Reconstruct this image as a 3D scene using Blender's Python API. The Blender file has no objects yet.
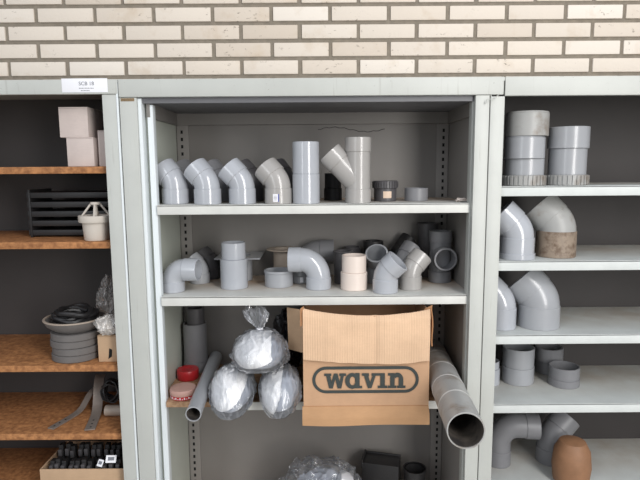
import bpy, bmesh, math, random
from math import sin, cos, pi, radians
from mathutils import Vector, Matrix, Euler, noise

random.seed(7)
SC = bpy.context.scene
COL = SC.collection

# ---------------------------------------------------------------- camera
FPX, PITCH, ROLL, YAW = 545.2, -0.1311, -0.0070, 0.0010
CAM = Vector((0.0447, -1.8055, 1.6))
_cy, _sy, _cp, _sp = cos(YAW), sin(YAW), cos(PITCH), sin(PITCH)
FWD = Vector((_sy * _cp, _cy * _cp, _sp))
_rt = Vector((_cy, -_sy, 0))
_up = _rt.cross(FWD)
RT = _rt * cos(ROLL) + _up * sin(ROLL)
UP = -_rt * sin(ROLL) + _up * cos(ROLL)


def ray(px, py):
    return FWD + RT * ((px - 320) / FPX) - UP * ((py - 240) / FPX)


def at(px, py, Y):
    """surveyed point: where the sight line of the photo meets the vertical plane at depth Y"""
    d = ray(px, py)
    return CAM + d * ((Y - CAM.y) / d.y)


def ppm(Y, z):
    """pixels per metre there"""
    return FPX / ((Vector((0.0447, Y, z)) - CAM).dot(FWD))


cam_data = bpy.data.cameras.new('camera')
cam_data.sensor_fit = 'HORIZONTAL'
cam_data.sensor_width = 36
cam_data.lens = FPX / 640 * 36
cam_data.clip_start = 0.02
cam = bpy.data.objects.new('camera', cam_data)
COL.objects.link(cam)
m = Matrix((RT, UP, -FWD)).transposed().to_4x4()
m.translation = CAM
cam.matrix_world = m
SC.camera = cam


# ---------------------------------------------------------------- materials
def lin(c):
    return tuple(((v / 255) / 12.92 if v / 255 <= 0.04045 else ((v / 255 + 0.055) / 1.055) ** 2.4) for v in c) + (1,)


class NT:
    def __init__(s, name):
        s.m = bpy.data.materials.new(name)
        s.m.use_nodes = True
        s.t = s.m.node_tree
        s.b = s.t.nodes['Principled BSDF']
        s.out = s.t.nodes['Material Output']

    def n(s, kind, **kw):
        nd = s.t.nodes.new(kind)
        for k, v in kw.items():
            setattr(nd, k, v)
        return nd

    def l(s, a, b):
        s.t.links.new(a, b)

    def coord(s):
        return s.n('ShaderNodeTexCoord').outputs['Object']

    def noise(s, scale, detail=4, vec=None, rough=0.6):
        nd = s.n('ShaderNodeTexNoise')
        nd.inputs['Scale'].default_value = scale
        nd.inputs['Detail'].default_value = detail
        nd.inputs['Roughness'].default_value = rough
        s.l(vec or s.coord(), nd.inputs['Vector'])
        return nd.outputs['Fac']

    def ramp(s, fac, stops):
        r = s.n('ShaderNodeValToRGB')
        e = r.color_ramp.elements
        while len(e) < len(stops):
            e.new(0.5)
        for el, (p, c) in zip(e, stops):
            el.position = p
            el.color = c
        s.l(fac, r.inputs['Fac'])
        return r.outputs['Color']

    def mix(s, fac, a, b, mode='MIX'):
        x = s.n('ShaderNodeMix', data_type='RGBA', blend_type=mode)
        for v, k in ((fac, 0), (a, 6), (b, 7)):
            if hasattr(v, 'is_linked'):
                s.l(v, x.inputs[k])
            else:
                x.inputs[k].default_value = v
        return x.outputs[2]

    def bump(s, h, strength=0.3, dist=0.002):
        b = s.n('ShaderNodeBump')
        b.inputs['Strength'].default_value = strength
        b.inputs['Distance'].default_value = dist
        s.l(h, b.inputs['Height'])
        s.l(b.outputs['Normal'], s.b.inputs['Normal'])

    def scaled(s, v):
        mp = s.n('ShaderNodeMapping')
        mp.inputs['Scale'].default_value = v
        s.l(s.coord(), mp.inputs['Vector'])
        return mp.outputs['Vector']


def W(v):
    return (v, v, v, 1)


def mat_plain(name, c, rough=0.5, var=0.12, scale=30, dirt=None, dirt_lo=0.55, dirt_scale=12, bump=0.0, coat=0.0, metal=0.0):
    t = NT(name)
    a = lin(c)
    b = tuple(x * (1 - var) for x in a[:3]) + (1,)
    col = t.ramp(t.noise(scale), [(0.3, b), (0.7, a)])
    if dirt:
        f = t.ramp(t.noise(dirt_scale, 6), [(dirt_lo, W(0)), (min(dirt_lo + 0.2, 1), W(1))])
        col = t.mix(f, col, lin(dirt))
    t.l(col, t.b.inputs['Base Color'])
    t.b.inputs['Roughness'].default_value = rough
    t.b.inputs['Metallic'].default_value = metal
    t.b.inputs['Coat Weight'].default_value = coat
    t.b.inputs['Coat Roughness'].default_value = 0.12
    if bump:
        t.bump(t.noise(scale * 4), bump)
    return t.m


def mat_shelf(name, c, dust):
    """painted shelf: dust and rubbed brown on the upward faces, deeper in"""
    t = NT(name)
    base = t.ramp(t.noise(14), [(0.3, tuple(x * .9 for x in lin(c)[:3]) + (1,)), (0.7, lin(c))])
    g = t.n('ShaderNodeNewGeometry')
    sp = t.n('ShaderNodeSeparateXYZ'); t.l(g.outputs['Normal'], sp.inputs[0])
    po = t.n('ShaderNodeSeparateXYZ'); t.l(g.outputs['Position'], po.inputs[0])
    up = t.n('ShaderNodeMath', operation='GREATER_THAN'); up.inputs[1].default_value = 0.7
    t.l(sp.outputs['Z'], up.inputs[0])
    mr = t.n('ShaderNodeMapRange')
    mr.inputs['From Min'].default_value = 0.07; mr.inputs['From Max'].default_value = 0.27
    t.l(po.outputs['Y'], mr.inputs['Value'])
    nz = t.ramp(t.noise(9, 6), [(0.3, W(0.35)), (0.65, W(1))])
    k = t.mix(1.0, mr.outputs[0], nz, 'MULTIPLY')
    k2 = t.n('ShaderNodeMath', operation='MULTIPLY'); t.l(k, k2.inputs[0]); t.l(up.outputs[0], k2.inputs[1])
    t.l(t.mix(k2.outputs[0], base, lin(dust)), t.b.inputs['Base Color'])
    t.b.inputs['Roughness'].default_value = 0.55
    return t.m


def mat_paint(name, c):
    """cabinet paint with faint scratches and grimy streaks"""
    t = NT(name)
    base = t.ramp(t.noise(5, 5), [(0.3, tuple(x * .9 for x in lin(c)[:3]) + (1,)), (0.7, lin(c))])
    st = t.ramp(t.noise(1, 5, t.scaled((90, 90, 5))), [(0.62, W(0)), (0.8, W(0.45))])
    col = t.mix(st, base, lin((120, 115, 105)))
    sp = t.ramp(t.noise(160, 2), [(0.72, W(0)), (0.78, W(0.6))])
    col = t.mix(sp, col, lin((95, 88, 78)))
    t.l(col, t.b.inputs['Base Color'])
    t.b.inputs['Roughness'].default_value = 0.42
    return t.m


def mat_wood(name, c1, c2):
    t = NT(name)
    n1 = t.noise(60, 8)
    n2 = t.noise(1, 5, t.scaled((6, 40, 60)))
    col = t.ramp(n1, [(0.35, lin(c2)), (0.65, lin(c1))])
    col = t.mix(t.ramp(n2, [(0.4, W(0)), (0.7, W(0.5))]), col, lin(c2))
    t.l(col, t.b.inputs['Base Color'])
    t.b.inputs['Roughness'].default_value = 0.75
    t.bump(n1, 0.2)
    return t.m


def mat_card(name, c, stripes=0.0):
    t = NT(name)
    a = lin(c)
    col = t.ramp(t.noise(9, 6), [(0.3, tuple(x * .82 for x in a[:3]) + (1,)), (0.7, a)])
    fib = t.noise(1, 4, t.scaled((40, 40, 420)))
    col = t.mix(t.ramp(fib, [(0.35, W(0)), (0.75, W(0.25))]), col, tuple(x * .7 for x in a[:3]) + (1,))
    if stripes:
        w = t.n('ShaderNodeTexWave', wave_type='BANDS', bands_direction='X')
        w.inputs['Scale'].default_value = 38
        w.inputs['Distortion'].default_value = 0.6
        t.l(t.coord(), w.inputs['Vector'])
        w2 = t.ramp(w.outputs['Fac'], [(0.0, W(stripes)), (0.5, W(0))])
        nb = t.ramp(t.noise(1, 3, t.scaled((55, 1, 2))), [(0.4, W(0.1)), (0.7, W(1))])
        col = t.mix(t.mix(1.0, w2, nb, 'MULTIPLY'), col, tuple(x * .62 for x in a[:3]) + (1,))
        t.bump(w.outputs['Fac'], 0.35, 0.0015)
    t.l(col, t.b.inputs['Base Color'])
    t.b.inputs['Roughness'].default_value = 0.8
    return t.m


def mat_film(name, tint, dens=0.35, rough=0.12):
    """thin crumpled clear plastic film"""
    t = NT(name)
    t.b.inputs['Base Color'].default_value = lin(tint)
    t.b.inputs['Roughness'].default_value = rough
    t.bump(t.noise(1, 3, t.scaled((34, 9, 16))), 0.7, 0.010)
    tr = t.n('ShaderNodeBsdfTransparent')
    tr.inputs['Color'].default_value = (1, 1, 1, 1)
    d = dens
    vo = t.n('ShaderNodeTexVoronoi', feature='DISTANCE_TO_EDGE'); vo.inputs['Scale'].default_value = 11
    mp = t.n('ShaderNodeMapping'); mp.inputs['Scale'].default_value = (2.6, 1.0, 1.2); mp.inputs['Rotation'].default_value = (.3, .7, .4)
    t.l(t.coord(), mp.inputs['Vector']); t.l(mp.outputs[0], vo.inputs['Vector'])
    wr = t.ramp(vo.outputs['Distance'], [(0.0, W(min(d + .1, 1))), (0.03, W(d * .6)), (0.12, W(d * .3))])
    cl = t.ramp(t.noise(5, 2), [(0.4, W(0.0)), (0.7, W(d))])
    lw = t.n('ShaderNodeLayerWeight'); lw.inputs['Blend'].default_value = 0.3
    ml = t.n('ShaderNodeMath', operation='MULTIPLY'); ml.inputs[1].default_value = 0.25
    t.l(lw.outputs['Facing'], ml.inputs[0])
    a1 = t.n('ShaderNodeMath', operation='ADD'); t.l(wr, a1.inputs[0]); t.l(cl, a1.inputs[1])
    a2 = t.n('ShaderNodeMath', operation='ADD', use_clamp=True); t.l(a1.outputs[0], a2.inputs[0]); t.l(ml.outputs[0], a2.inputs[1])
    ms = t.n('ShaderNodeMixShader')
    t.l(a2.outputs[0], ms.inputs[0]); t.l(tr.outputs[0], ms.inputs[1]); t.l(t.b.outputs[0], ms.inputs[2])
    gl = t.n('ShaderNodeBsdfGlossy'); gl.inputs['Roughness'].default_value = rough
    nb = t.b.inputs['Normal'].links[0].from_socket
    t.l(nb, gl.inputs['Normal'])
    fr = t.n('ShaderNodeFresnel'); fr.inputs['IOR'].default_value = 1.6; t.l(nb, fr.inputs['Normal'])
    m2 = t.n('ShaderNodeMixShader')
    t.l(fr.outputs[0], m2.inputs[0]); t.l(ms.outputs[0], m2.inputs[1]); t.l(gl.outputs[0], m2.inputs[2])
    t.l(m2.outputs[0], t.out.inputs['Surface'])
    return t.m


M = {}
M['paint'] = mat_paint('cabinet_paint', (188, 190, 185))
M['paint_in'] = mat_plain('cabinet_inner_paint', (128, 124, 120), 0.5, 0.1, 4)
M['side_r'] = mat_plain('right_side_paint', (146, 142, 138), 0.5, 0.1, 4)  # side panel paint darkened, the right panel's shade is in the colour
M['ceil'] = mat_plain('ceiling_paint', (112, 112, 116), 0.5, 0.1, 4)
M['rail'] = mat_plain('rail_paint', (142, 138, 134), 0.5, 0.08, 4)
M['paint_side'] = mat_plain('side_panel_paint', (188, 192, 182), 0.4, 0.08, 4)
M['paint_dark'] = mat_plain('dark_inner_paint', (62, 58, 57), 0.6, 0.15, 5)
M['track'] = mat_plain('track_paint', (222, 228, 230), 0.35, 0.05, 6)  # whiter than the cabinet paint: sky light on the returns put into colour
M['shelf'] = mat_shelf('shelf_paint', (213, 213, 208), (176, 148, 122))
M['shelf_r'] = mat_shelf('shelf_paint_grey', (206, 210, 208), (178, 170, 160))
M['board'] = mat_wood('particle_board', (186, 130, 82), (132, 86, 50))
M['board2'] = mat_wood('pale_board', (190, 156, 122), (140, 106, 78))
M['slot'] = mat_plain('slot_black', (18, 18, 18), 0.9)
M['pvc'] = mat_plain('pvc_grey', (174, 177, 183), 0.16, 0.06, 8, coat=0.5)
M['pvc_mid'] = mat_plain('pvc_mid_grey', (160, 162, 166), 0.28, 0.08, 8, coat=0.3)
M['pvc_warm'] = mat_plain('pvc_warm_grey', (166, 163, 160), 0.25, 0.08, 8, coat=0.35)
M['pvc_dim'] = mat_plain('pvc_dim_grey', (128, 128, 131), 0.4, 0.12, 10)  # duller PVC grey that also paints in the shade deep in the shelves
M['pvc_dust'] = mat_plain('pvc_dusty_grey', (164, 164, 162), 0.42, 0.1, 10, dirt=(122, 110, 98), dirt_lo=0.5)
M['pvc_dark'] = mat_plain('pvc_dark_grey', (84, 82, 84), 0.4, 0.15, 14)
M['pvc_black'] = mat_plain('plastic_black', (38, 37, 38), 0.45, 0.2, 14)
M['pvc_dirty'] = mat_plain('pvc_stained', (150, 134, 118), 0.6, 0.25, 24, dirt=(98, 78, 62), dirt_lo=0.45, dirt_scale=30)
M['pvc_cream'] = mat_plain('pvc_cream', (226, 212, 202), 0.35, 0.05, 8, coat=0.1)
M['pvc_tan'] = mat_plain('pvc_tan', (172, 158, 144), 0.5, 0.1, 10)
M['drain'] = mat_plain('drain_plastic', (206, 198, 188), 0.5, 0.08, 10)
M['sticker'] = mat_plain('sticker_white', (236, 236, 240), 0.4, 0.02)
M['stick_blue'] = mat_plain('sticker_blue', (70, 80, 160), 0.4, 0.02)
M['stick_tan'] = mat_plain('sticker_tan', (214, 190, 168), 0.5, 0.05)
M['ink'] = mat_plain('ink_grey', (120, 122, 130), 0.6, 0.05)
M['logo'] = mat_plain('logo_ink', (58, 64, 62), 0.7, 0.15, 60)
M['card'] = mat_card('cardboard', (200, 160, 126))
M['card_flap'] = mat_card('cardboard_inner', (226, 190, 156), 0.5)
M['card_low'] = mat_card('cardboard_lower', (190, 148, 108))
M['card_edge'] = mat_card('cardboard_torn', (176, 128, 88))
M['card_pale'] = mat_card('carton_pale', (208, 194, 188))
M['card_dim'] = mat_card('carton_brown', (196, 164, 132))
M['film'] = mat_film('clear_film', (240, 243, 250), 0.07, 0.1)
M['film_dull'] = mat_film('dull_film', (232, 226, 220), 0.42, 0.2)
M['bundle'] = mat_plain('bundle_grey', (158, 164, 176), 0.3, 0.12, 12, coat=0.4)
M['crease'] = mat_plain('film_crease_grey', (196, 195, 192), 0.3, 0.1, 20)
M['grime'] = mat_plain('pipe_inner_grime', (96, 88, 80), 0.8, 0.3, 18, dirt=(46, 42, 40), dirt_lo=0.4, dirt_scale=14)  # dark mottled lining for the inside of pipes
M['paper'] = mat_plain('white_paper', (252, 252, 253), 0.35, 0.04, 10, coat=0.3)
M['red'] = mat_plain('red_plastic', (190, 42, 48), 0.35, 0.2, 20)
M['pink'] = mat_plain('pink_dusty', (192, 152, 140), 0.6, 0.15, 20)
M['black_film'] = mat_plain('black_film', (34, 33, 36), 0.3, 0.3, 20)
M['steel'] = mat_plain('steel_strip', (150, 140, 132), 0.45, 0.2, 30, metal=0.3)
M['concrete'] = mat_plain('concrete', (186, 182, 174), 0.85, 0.2, 6, bump=0.2)
M['rust'] = mat_plain('rust_smear', (138, 116, 88), 0.8, 0.3, 60)
M['clay'] = mat_plain('brown_clay', (146, 106, 76), 0.6, 0.25, 16)
M['rubber'] = mat_plain('rubber_ring', (108, 104, 102), 0.7, 0.15, 20)


# ---------------------------------------------------------------- mesh helpers
class MB:
    def __init__(s):
        s.v, s.f, s.mi, s.mats = [], [], [], []

    def mid(s, mat):
        if mat not in s.mats:
            s.mats.append(mat)
        return s.mats.index(mat)

    def add(s, verts, faces, mat, M4=None):
        o = len(s.v)
        s.v += [tuple((M4 @ Vector(v)) if M4 else v) for v in verts]
        k = s.mid(mat)
        for f in faces:
            s.f.append(tuple(i + o for i in f))
            s.mi.append(k)

    def box(s, x0, x1, y0, y1, z0, z1, mat, b=0.0, M4=None):
        x0, x1 = sorted((x0, x1)); y0, y1 = sorted((y0, y1)); z0, z1 = sorted((z0, z1))
        if b <= 0:
            v = [(x, y, z) for x in (x0, x1) for y in (y0, y1) for z in (z0, z1)]
            s.add(v, [(0, 1, 3, 2), (4, 6, 7, 5), (0, 4, 5, 1), (2, 3, 7, 6), (0, 2, 6, 4), (1, 5, 7, 3)], mat, M4)
            return
        bm = bmesh.new()
        bmesh.ops.create_cube(bm, size=1)
        for q in bm.verts:
            q.co = Vector(((x0 + x1) / 2 + q.co.x * (x1 - x0), (y0 + y1) / 2 + q.co.y * (y1 - y0), (z0 + z1) / 2 + q.co.z * (z1 - z0)))
        bmesh.ops.bevel(bm, geom=bm.edges[:], offset=b, segments=2, profile=0.6, affect='EDGES')
        s.bm(bm, mat, M4)

    def bm(s, bm, mat, M4=None):
        bm.verts.index_update()
        s.add([q.co.copy() for q in bm.verts], [tuple(q.index for q in f.verts) for f in bm.faces], mat, M4)
        bm.free()

    def loft(s, rings, mat, closed=True, M4=None):
        """rings of equal length joined in order; closed=True joins last to first"""
        n = len(rings[0])
        v = [p for r in rings for p in r]
        f = []
        R_ = len(rings)
        for i in range(R_ if closed else R_ - 1):
            j = (i + 1) % R_
            for k in range(n):
                l = (k + 1) % n
                f.append((i * n + k, i * n + l, j * n + l, j * n + k))
        s.add(v, f, mat, M4)

    def tube(s, pts, r, mat, seg=8, M4=None):
        """solid round bar along points"""
        pts = [Vector(p) for p in pts]
        rings = []
        up = None
        for i, p in enumerate(pts):
            t = (pts[min(i + 1, len(pts) - 1)] - pts[max(i - 1, 0)]).normalized()
            if up is None:
                up = t.orthogonal().normalized()
            else:
                up = (up - t * up.dot(t)).normalized()
            w = t.cross(up)
            rr = r[i] if isinstance(r, (list, tuple)) else r
            rings.append([p + (up * cos(a) + w * sin(a)) * rr for a in [2 * pi * k / seg for k in range(seg)]])
        s.loft(rings, mat, False, M4)
        n = seg
        o = [p for r_ in (rings[0], rings[-1]) for p in r_]
        s.add(o, [tuple(range(n))[::-1], tuple(range(n, 2 * n))], mat, M4)

    def prism(s, poly, y0, y1, mat, M4=None):
        """polygon in xz extruded from y0 to y1"""
        n = len(poly)
        v = [(x, y0, z) for x, z in poly] + [(x, y1, z) for x, z in poly]
        f = [tuple(range(n)), tuple(range(2 * n - 1, n - 1, -1))]
        for i in range(n):
            j = (i + 1) % n
            f.append((i, i + n, j + n, j))
        s.add(v, f, mat, M4)

    def build(s, name, parent=None, smooth=True, ang=35, off=None):
        me = bpy.data.meshes.new(name)
        v = s.v
        if off is not None:
            v = [(a[0] - off[0], a[1] - off[1], a[2] - off[2]) for a in v]
        me.from_pydata(v, [], s.f)
        for mm in s.mats:
            me.materials.append(M[mm])
        me.polygons.foreach_set('material_index', s.mi)
        bm = bmesh.new(); bm.from_mesh(me)
        bmesh.ops.remove_doubles(bm, verts=bm.verts[:], dist=1e-6)
        bmesh.ops.recalc_face_normals(bm, faces=bm.faces[:])
        bm.to_mesh(me); bm.free()
        if smooth:
            me.polygons.foreach_set('use_smooth', [True] * len(me.polygons))
            me.set_sharp_from_angle(angle=radians(ang))
        o = bpy.data.objects.new(name, me)
        COL.objects.link(o)
        if parent is not None:
            o.parent = parent
        return o


def tag(o, label=None, cat=None, group=None, kind=None):
    if label: o['label'] = label
    if cat: o['category'] = cat
    if group: o['group'] = group
    if kind: o['kind'] = kind
    return o


def empty(name, loc, label, cat, group=None, rot=(0, 0, 0)):
    o = bpy.data.objects.new(name, None)
    o.empty_display_size = 0.05
    COL.objects.link(o)
    o.location = loc
    o.rotation_euler = rot
    return tag(o, label, cat, group)


def dup(root, loc, rot, label, group=None, mats=None):
    r = root.copy(); COL.objects.link(r)
    r.location = loc; r.rotation_euler = rot
    r['label'] = label
    if group: r['group'] = group
    for ch in list(root.children):
        c = ch.copy(); COL.objects.link(c); c.parent = r
        if mats:
            c.data = c.data.copy()
            for i in range(len(c.data.materials)):
                c.data.materials[i] = M[mats]
        for g in list(ch.children):
            d = g.copy(); COL.objects.link(d); d.parent = c
    return r


# ---------------------------------------------------------------- pipe fittings
class Path:
    """straight l1 up +Z, arc of ang (radius R) towards +X, straight l2"""

    def __init__(s, l1, ang=0.0, R=0.05, l2=0.0):
        s.l1, s.a, s.R, s.l2 = l1, ang, R, l2
        s.arc = ang * R
        s.L = l1 + s.arc + l2

    def frame(s, t):
        if t <= s.l1 or s.a == 0:
            return Vector((0, 0, t)), Vector((1, 0, 0))
        if t <= s.l1 + s.arc:
            a = (t - s.l1) / s.R
            return Vector((s.R * (1 - cos(a)), 0, s.l1 + s.R * sin(a))), Vector((cos(a), 0, -sin(a)))
        a = s.a
        e = t - s.l1 - s.arc
        return Vector((s.R * (1 - cos(a)) + e * sin(a), 0, s.l1 + s.R * sin(a) + e * cos(a))), Vector((cos(a), 0, -sin(a)))

    def ring(s, t, r, seg):
        p, n = s.frame(t)
        return [p + (n * cos(k) + Vector((0, 1, 0)) * sin(k)) * r for k in [2 * pi * i / seg for i in range(seg)]]

    def shell(s, mb, prof, mat, seg=40, M4=None):
        """closed profile of (distance, radius) swept round the path"""
        full = []
        for i, (t, r) in enumerate(prof):
            t2, r2 = prof[(i + 1) % len(prof)]
            full.append((t, r))
            steps = max(1, int(abs(t2 - t) / 0.008)) if s.a else 1
            for k in range(1, steps):
                u = k / steps
                full.append((t + (t2 - t) * u, r + (r2 - r) * u))
        mb.loft([s.ring(t, r, seg) for t, r in full], mat, True, M4)


def ring_prof(t0, t1, ro, ri, c=0.0012):
    return [(t0, ri), (t0, ro - c), (t0 + c, ro), (t1 - c, ro), (t1, ro - c), (t1, ri)]


def fitting_elbow(name, label, ang, r, sl, R, mat, loc, rot, l2=None, sock=0.0025, group=None, cat='pipe fitting', neck=0.0, smat=None):
    t = empty(name, loc, label, cat, group, rot)
    l2 = l2 or sl
    p = Path(sl + neck, ang, R, l2 + neck)
    mb = MB(); p.shell(mb, ring_prof(sl - .003, p.L - l2 + .003, r, r - .004), mat); mb.build('bend', t)
    for a, b in ((0, sl), (p.L - l2, p.L)):
        mb = MB(); p.shell(mb, ring_prof(a, b, r + sock, r - .004), smat or mat); mb.build('socket', t)
    return t


def fitting_tee(name, label, r, H, zb, bang, bl, sl, mat, loc, rot, sock=0.0025, group=None):
    t = empty(name, loc, label, 'pipe fitting', group, rot)
    p = Path(H)
    mb = MB(); p.shell(mb, ring_prof(sl - .003, H - sl + .003, r, r - .004), mat)
    b = Path(bl); M4 = Matrix.Translation((0, 0, zb)) @ Matrix.Rotation(bang, 4, 'Y')
    b.shell(mb, ring_prof(r * .25 if bang < -.1 else r * .7, bl - sl + .003, r * .985, r - .004), mat, M4=M4)
    mb.build('tee_body', t)
    for a, c in ((0, sl), (H - sl, H)):
        mb = MB(); p.shell(mb, ring_prof(a, c, r + sock, r - .004), mat); mb.build('socket', t)
    mb = MB(); b.shell(mb, ring_prof(bl - sl, bl, r + sock, r - .004), mat, M4=M4); mb.build('socket', t)
    return t


def fitting_coupling(name, label, secs, mat, loc, rot=(0, 0, 0), group=None, names=None, mats=None, ribs=None, cat='pipe coupling'):
    """secs: stacked (height, radius) sleeves, each its own part"""
    t = empty(name, loc, label, cat, group, rot)
    z = 0.0
    rmin = min(r for h, r in secs) - .0045
    for i, (h, r) in enumerate(secs):
        mb = MB()
        Path(9).shell(mb, ring_prof(z, z + h, r, rmin), (mats[i] if mats else mat), seg=48)
        if ribs and i in ribs:
            nr = 30
            for k in range(nr):
                a = 2 * pi * k / nr
                mb.box(r - .001, r + .0035, -.0035, .0035, z + .002, z + h - .002, (mats[i] if mats else mat), 0, Matrix.Rotation(a, 4, 'Z'))
        mb.build(names[i] if names else 'sleeve', t)
        z += h
    return t


def sticker(parent, r, ang, z, w, h, mat='sticker', name='sticker', extra=None):
    """curved sticker on an upright cylinder of radius r, facing angle ang"""
    mb = MB()
    n = 6
    half = w / r / 2
    rr = r + .0006
    v, f = [], []
    for k in range(n + 1):
        a = ang - half + 2 * half * k / n
        v += [(rr * cos(a), rr * sin(a), z), (rr * cos(a), rr * sin(a), z + h)]
    for k in range(n):
        f.append((2 * k, 2 * k + 2, 2 * k + 3, 2 * k + 1))
    mb.add(v, f, mat)
    if extra:
        half2 = .2 * half
        v = []
        for k in range(2):
            a = ang + half + 2 * half2 * k
            v += [(rr * cos(a), rr * sin(a), z), (rr * cos(a), rr * sin(a), z + h)]
        mb.add(v, [(0, 2, 3, 1)], extra)
        for q in range(4):
            zz = z + h * (.2 + .17 * q)
            v = []
            for k in range(4):
                a = ang - half * .6 + 1.2 * half * k / 3
                v += [((rr + .0003) * cos(a), (rr + .0003) * sin(a), zz), ((rr + .0003) * cos(a), (rr + .0003) * sin(a), zz + h * .06)]
            mb.add(v, [(0, 2, 3, 1), (2, 4, 5, 3), (4, 6, 7, 5)], 'ink')
    return mb.build(name, parent)


# ---------------------------------------------------------------- levels
YS = 0.02                      # shelf fronts
DB = 0.400                     # back panel
YW = 0.424                     # brick wall face
Z1 = at(320, 204.2, YS).z
Z2 = at(320, 296.0, YS).z
Z3 = at(320, 401.3, YS).z
Z4 = 0.26
ZT = at(320, 78.0, 0).z        # cabinet top
XL, XR = -0.6, 0.6             # seams
print('LEVELS', Z1, Z2, Z3, ZT)

# ---------------------------------------------------------------- setting
def build_wall():
    mb = MB()
    zA = at(320, 75.7, YW).z; zB = at(320, 4.5, YW).z
    ph = (zB - zA) / 4
    xa = at(94.6, 14, YW).x; xb = at(506.7, 14, YW).x
    pw = (xb - xa) / 7
    xo = at(125.5, 66, YW).x
    jt = 0.0145
    mb.box(-3.2, 3.2, YW + .007, YW + .2, 0, zA + ph * 12, 'mortar')
    shades = []
    for r in range(-2, 12):
        z0 = zA + r * ph
        x0 = (xo if r % 2 == 0 else xa) - 10 * pw
        for k in range(26):
            dx = random.uniform(-.0015, .0015)
            nf = len(mb.f)
            b = random.uniform(-.001, .001)
            mb.box(x0 + k * pw + jt / 2 + dx, x0 + (k + 1) * pw - jt / 2 + dx, YW + b, YW + .03, z0 + jt / 2 + random.uniform(-.001, .001), z0 + ph - jt / 2, 'brick', .0035)
    o = mb.build('wall_back', None)
    o['kind'] = 'structure'


t = NT('brick_face')
g = t.n('ShaderNodeNewGeometry')
tint = t.ramp(g.outputs['Random Per Island'], [(0, lin((206, 193, 178))), (0.35, lin((225, 214, 201))), (0.7, lin((217, 206, 193))), (1, lin((231, 222, 211)))])
blot = t.ramp(t.noise(7, 8), [(0.55, W(0)), (0.75, W(0.5))])
c_ = t.mix(blot, tint, lin((186, 162, 132)))
spk = t.ramp(t.noise(1, 3, t.scaled((45, 1, 75))), [(0.63, W(0)), (0.72, W(0.75))])
gate = t.ramp(t.noise(4, 3), [(0.45, W(0)), (0.6, W(1))])
c_ = t.mix(t.mix(1.0, spk, gate, 'MULTIPLY'), c_, lin((112, 98, 84)))
t.l(c_, t.b.inputs['Base Color'])
t.b.inputs['Roughness'].default_value = 0.85
t.bump(t.noise(90, 6), 0.35, 0.003)
M['brick'] = t.m
M['mortar'] = mat_plain('mortar', (142, 133, 120), 0.95, 0.25, 40, bump=0.5)
build_wall()

mb = MB(); mb.box(-3.2, 3.2, -4.5, YW + .2, -.1, 0, 'concrete')
o = mb.build('floor'); o['kind'] = 'structure'


# ---------------------------------------------------------------- cabinets
def slotted_rail(parent, off, x0, x1, xs, z0, z1, y):
    mb = MB()
    mb.box(x0, x1, y - .006, y, z0, z1, 'rail', .001)
    z = z1 - .02
    while z > z0:
        mb.box(xs - .0042, xs + .0042, y - .0068, y - .004, z - .013, z, 'slot')
        z -= .0285
    return mb.build('slotted_rail', parent, off=off)


def cabinet(label, x0, x1, inner, stiles, xin, yin, shelves, back, side, smat, lip, z_open, lintel, off_lip=0.006):
    root = empty('shelving_cabinet', ((x0 + x1) / 2, 0, 0), label, 'cabinet')
    off = root.location.copy()
    P = lambda mb, n, **k: mb.build(n, root, off=off, **k)
    sl, sr = stiles
    mb = MB(); mb.box(x0 + .001, x1 - .001, .0, DB + .012, ZT - .012, ZT - .001, 'paint'); P(mb, 'top_panel')
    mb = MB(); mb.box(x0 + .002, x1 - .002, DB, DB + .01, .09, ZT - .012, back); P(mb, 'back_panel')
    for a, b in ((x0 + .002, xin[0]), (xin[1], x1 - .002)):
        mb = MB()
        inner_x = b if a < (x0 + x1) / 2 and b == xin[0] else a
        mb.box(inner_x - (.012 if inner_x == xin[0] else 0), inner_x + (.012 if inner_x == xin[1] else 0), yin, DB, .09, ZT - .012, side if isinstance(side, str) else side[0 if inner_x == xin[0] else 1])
        outer_x = x0 + .002 if inner_x == xin[0] else x1 - .006
        mb.box(outer_x, outer_x + .004, .004, DB, .0, ZT - .012, 'paint')
        P(mb, 'side_panel')
    mb = MB(); mb.box(x0 + .005, x1 - .005, .01, DB, .04, .09, 'paint'); P(mb, 'plinth')
    for a, b in ((x0 + .0015, x0 + sl), (x1 - sr, x1 - .0015)):
        mb = MB(); mb.box(a, b, 0, .02, 0, z_open, 'paint', .002); P(mb, 'stile')
    mb = MB(); mb.box(lintel[0], lintel[1], -.004, .016, z_open + .001, ZT, 'paint', .002); P(mb, 'lintel')
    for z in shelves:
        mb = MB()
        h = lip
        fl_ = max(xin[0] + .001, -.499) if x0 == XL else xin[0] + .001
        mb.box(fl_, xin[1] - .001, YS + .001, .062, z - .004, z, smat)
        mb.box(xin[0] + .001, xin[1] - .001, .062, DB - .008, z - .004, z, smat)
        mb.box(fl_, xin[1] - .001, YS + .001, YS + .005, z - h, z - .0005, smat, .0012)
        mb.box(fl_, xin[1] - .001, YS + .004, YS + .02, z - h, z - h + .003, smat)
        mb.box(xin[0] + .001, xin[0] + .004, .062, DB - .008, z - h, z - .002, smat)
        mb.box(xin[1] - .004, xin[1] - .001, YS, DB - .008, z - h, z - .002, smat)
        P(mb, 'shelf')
    return root, off


ZO = at(320, 96.2, 0).z        # top of the opening
zc1, zc2 = at(320, 113.5, DB).z, at(320, 124.5, DB).z
xLi, xRi = -0.522, 0.564
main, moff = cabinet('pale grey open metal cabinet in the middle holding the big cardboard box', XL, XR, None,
                     (0.057, 0.047), (xLi, xRi), 0.055, [Z1, Z2, Z4], 'paint_in', ('paint_side', 'side_r'), 'shelf', .032, ZO, (XL + .0015, at(504, 86, -.004).x))
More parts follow.
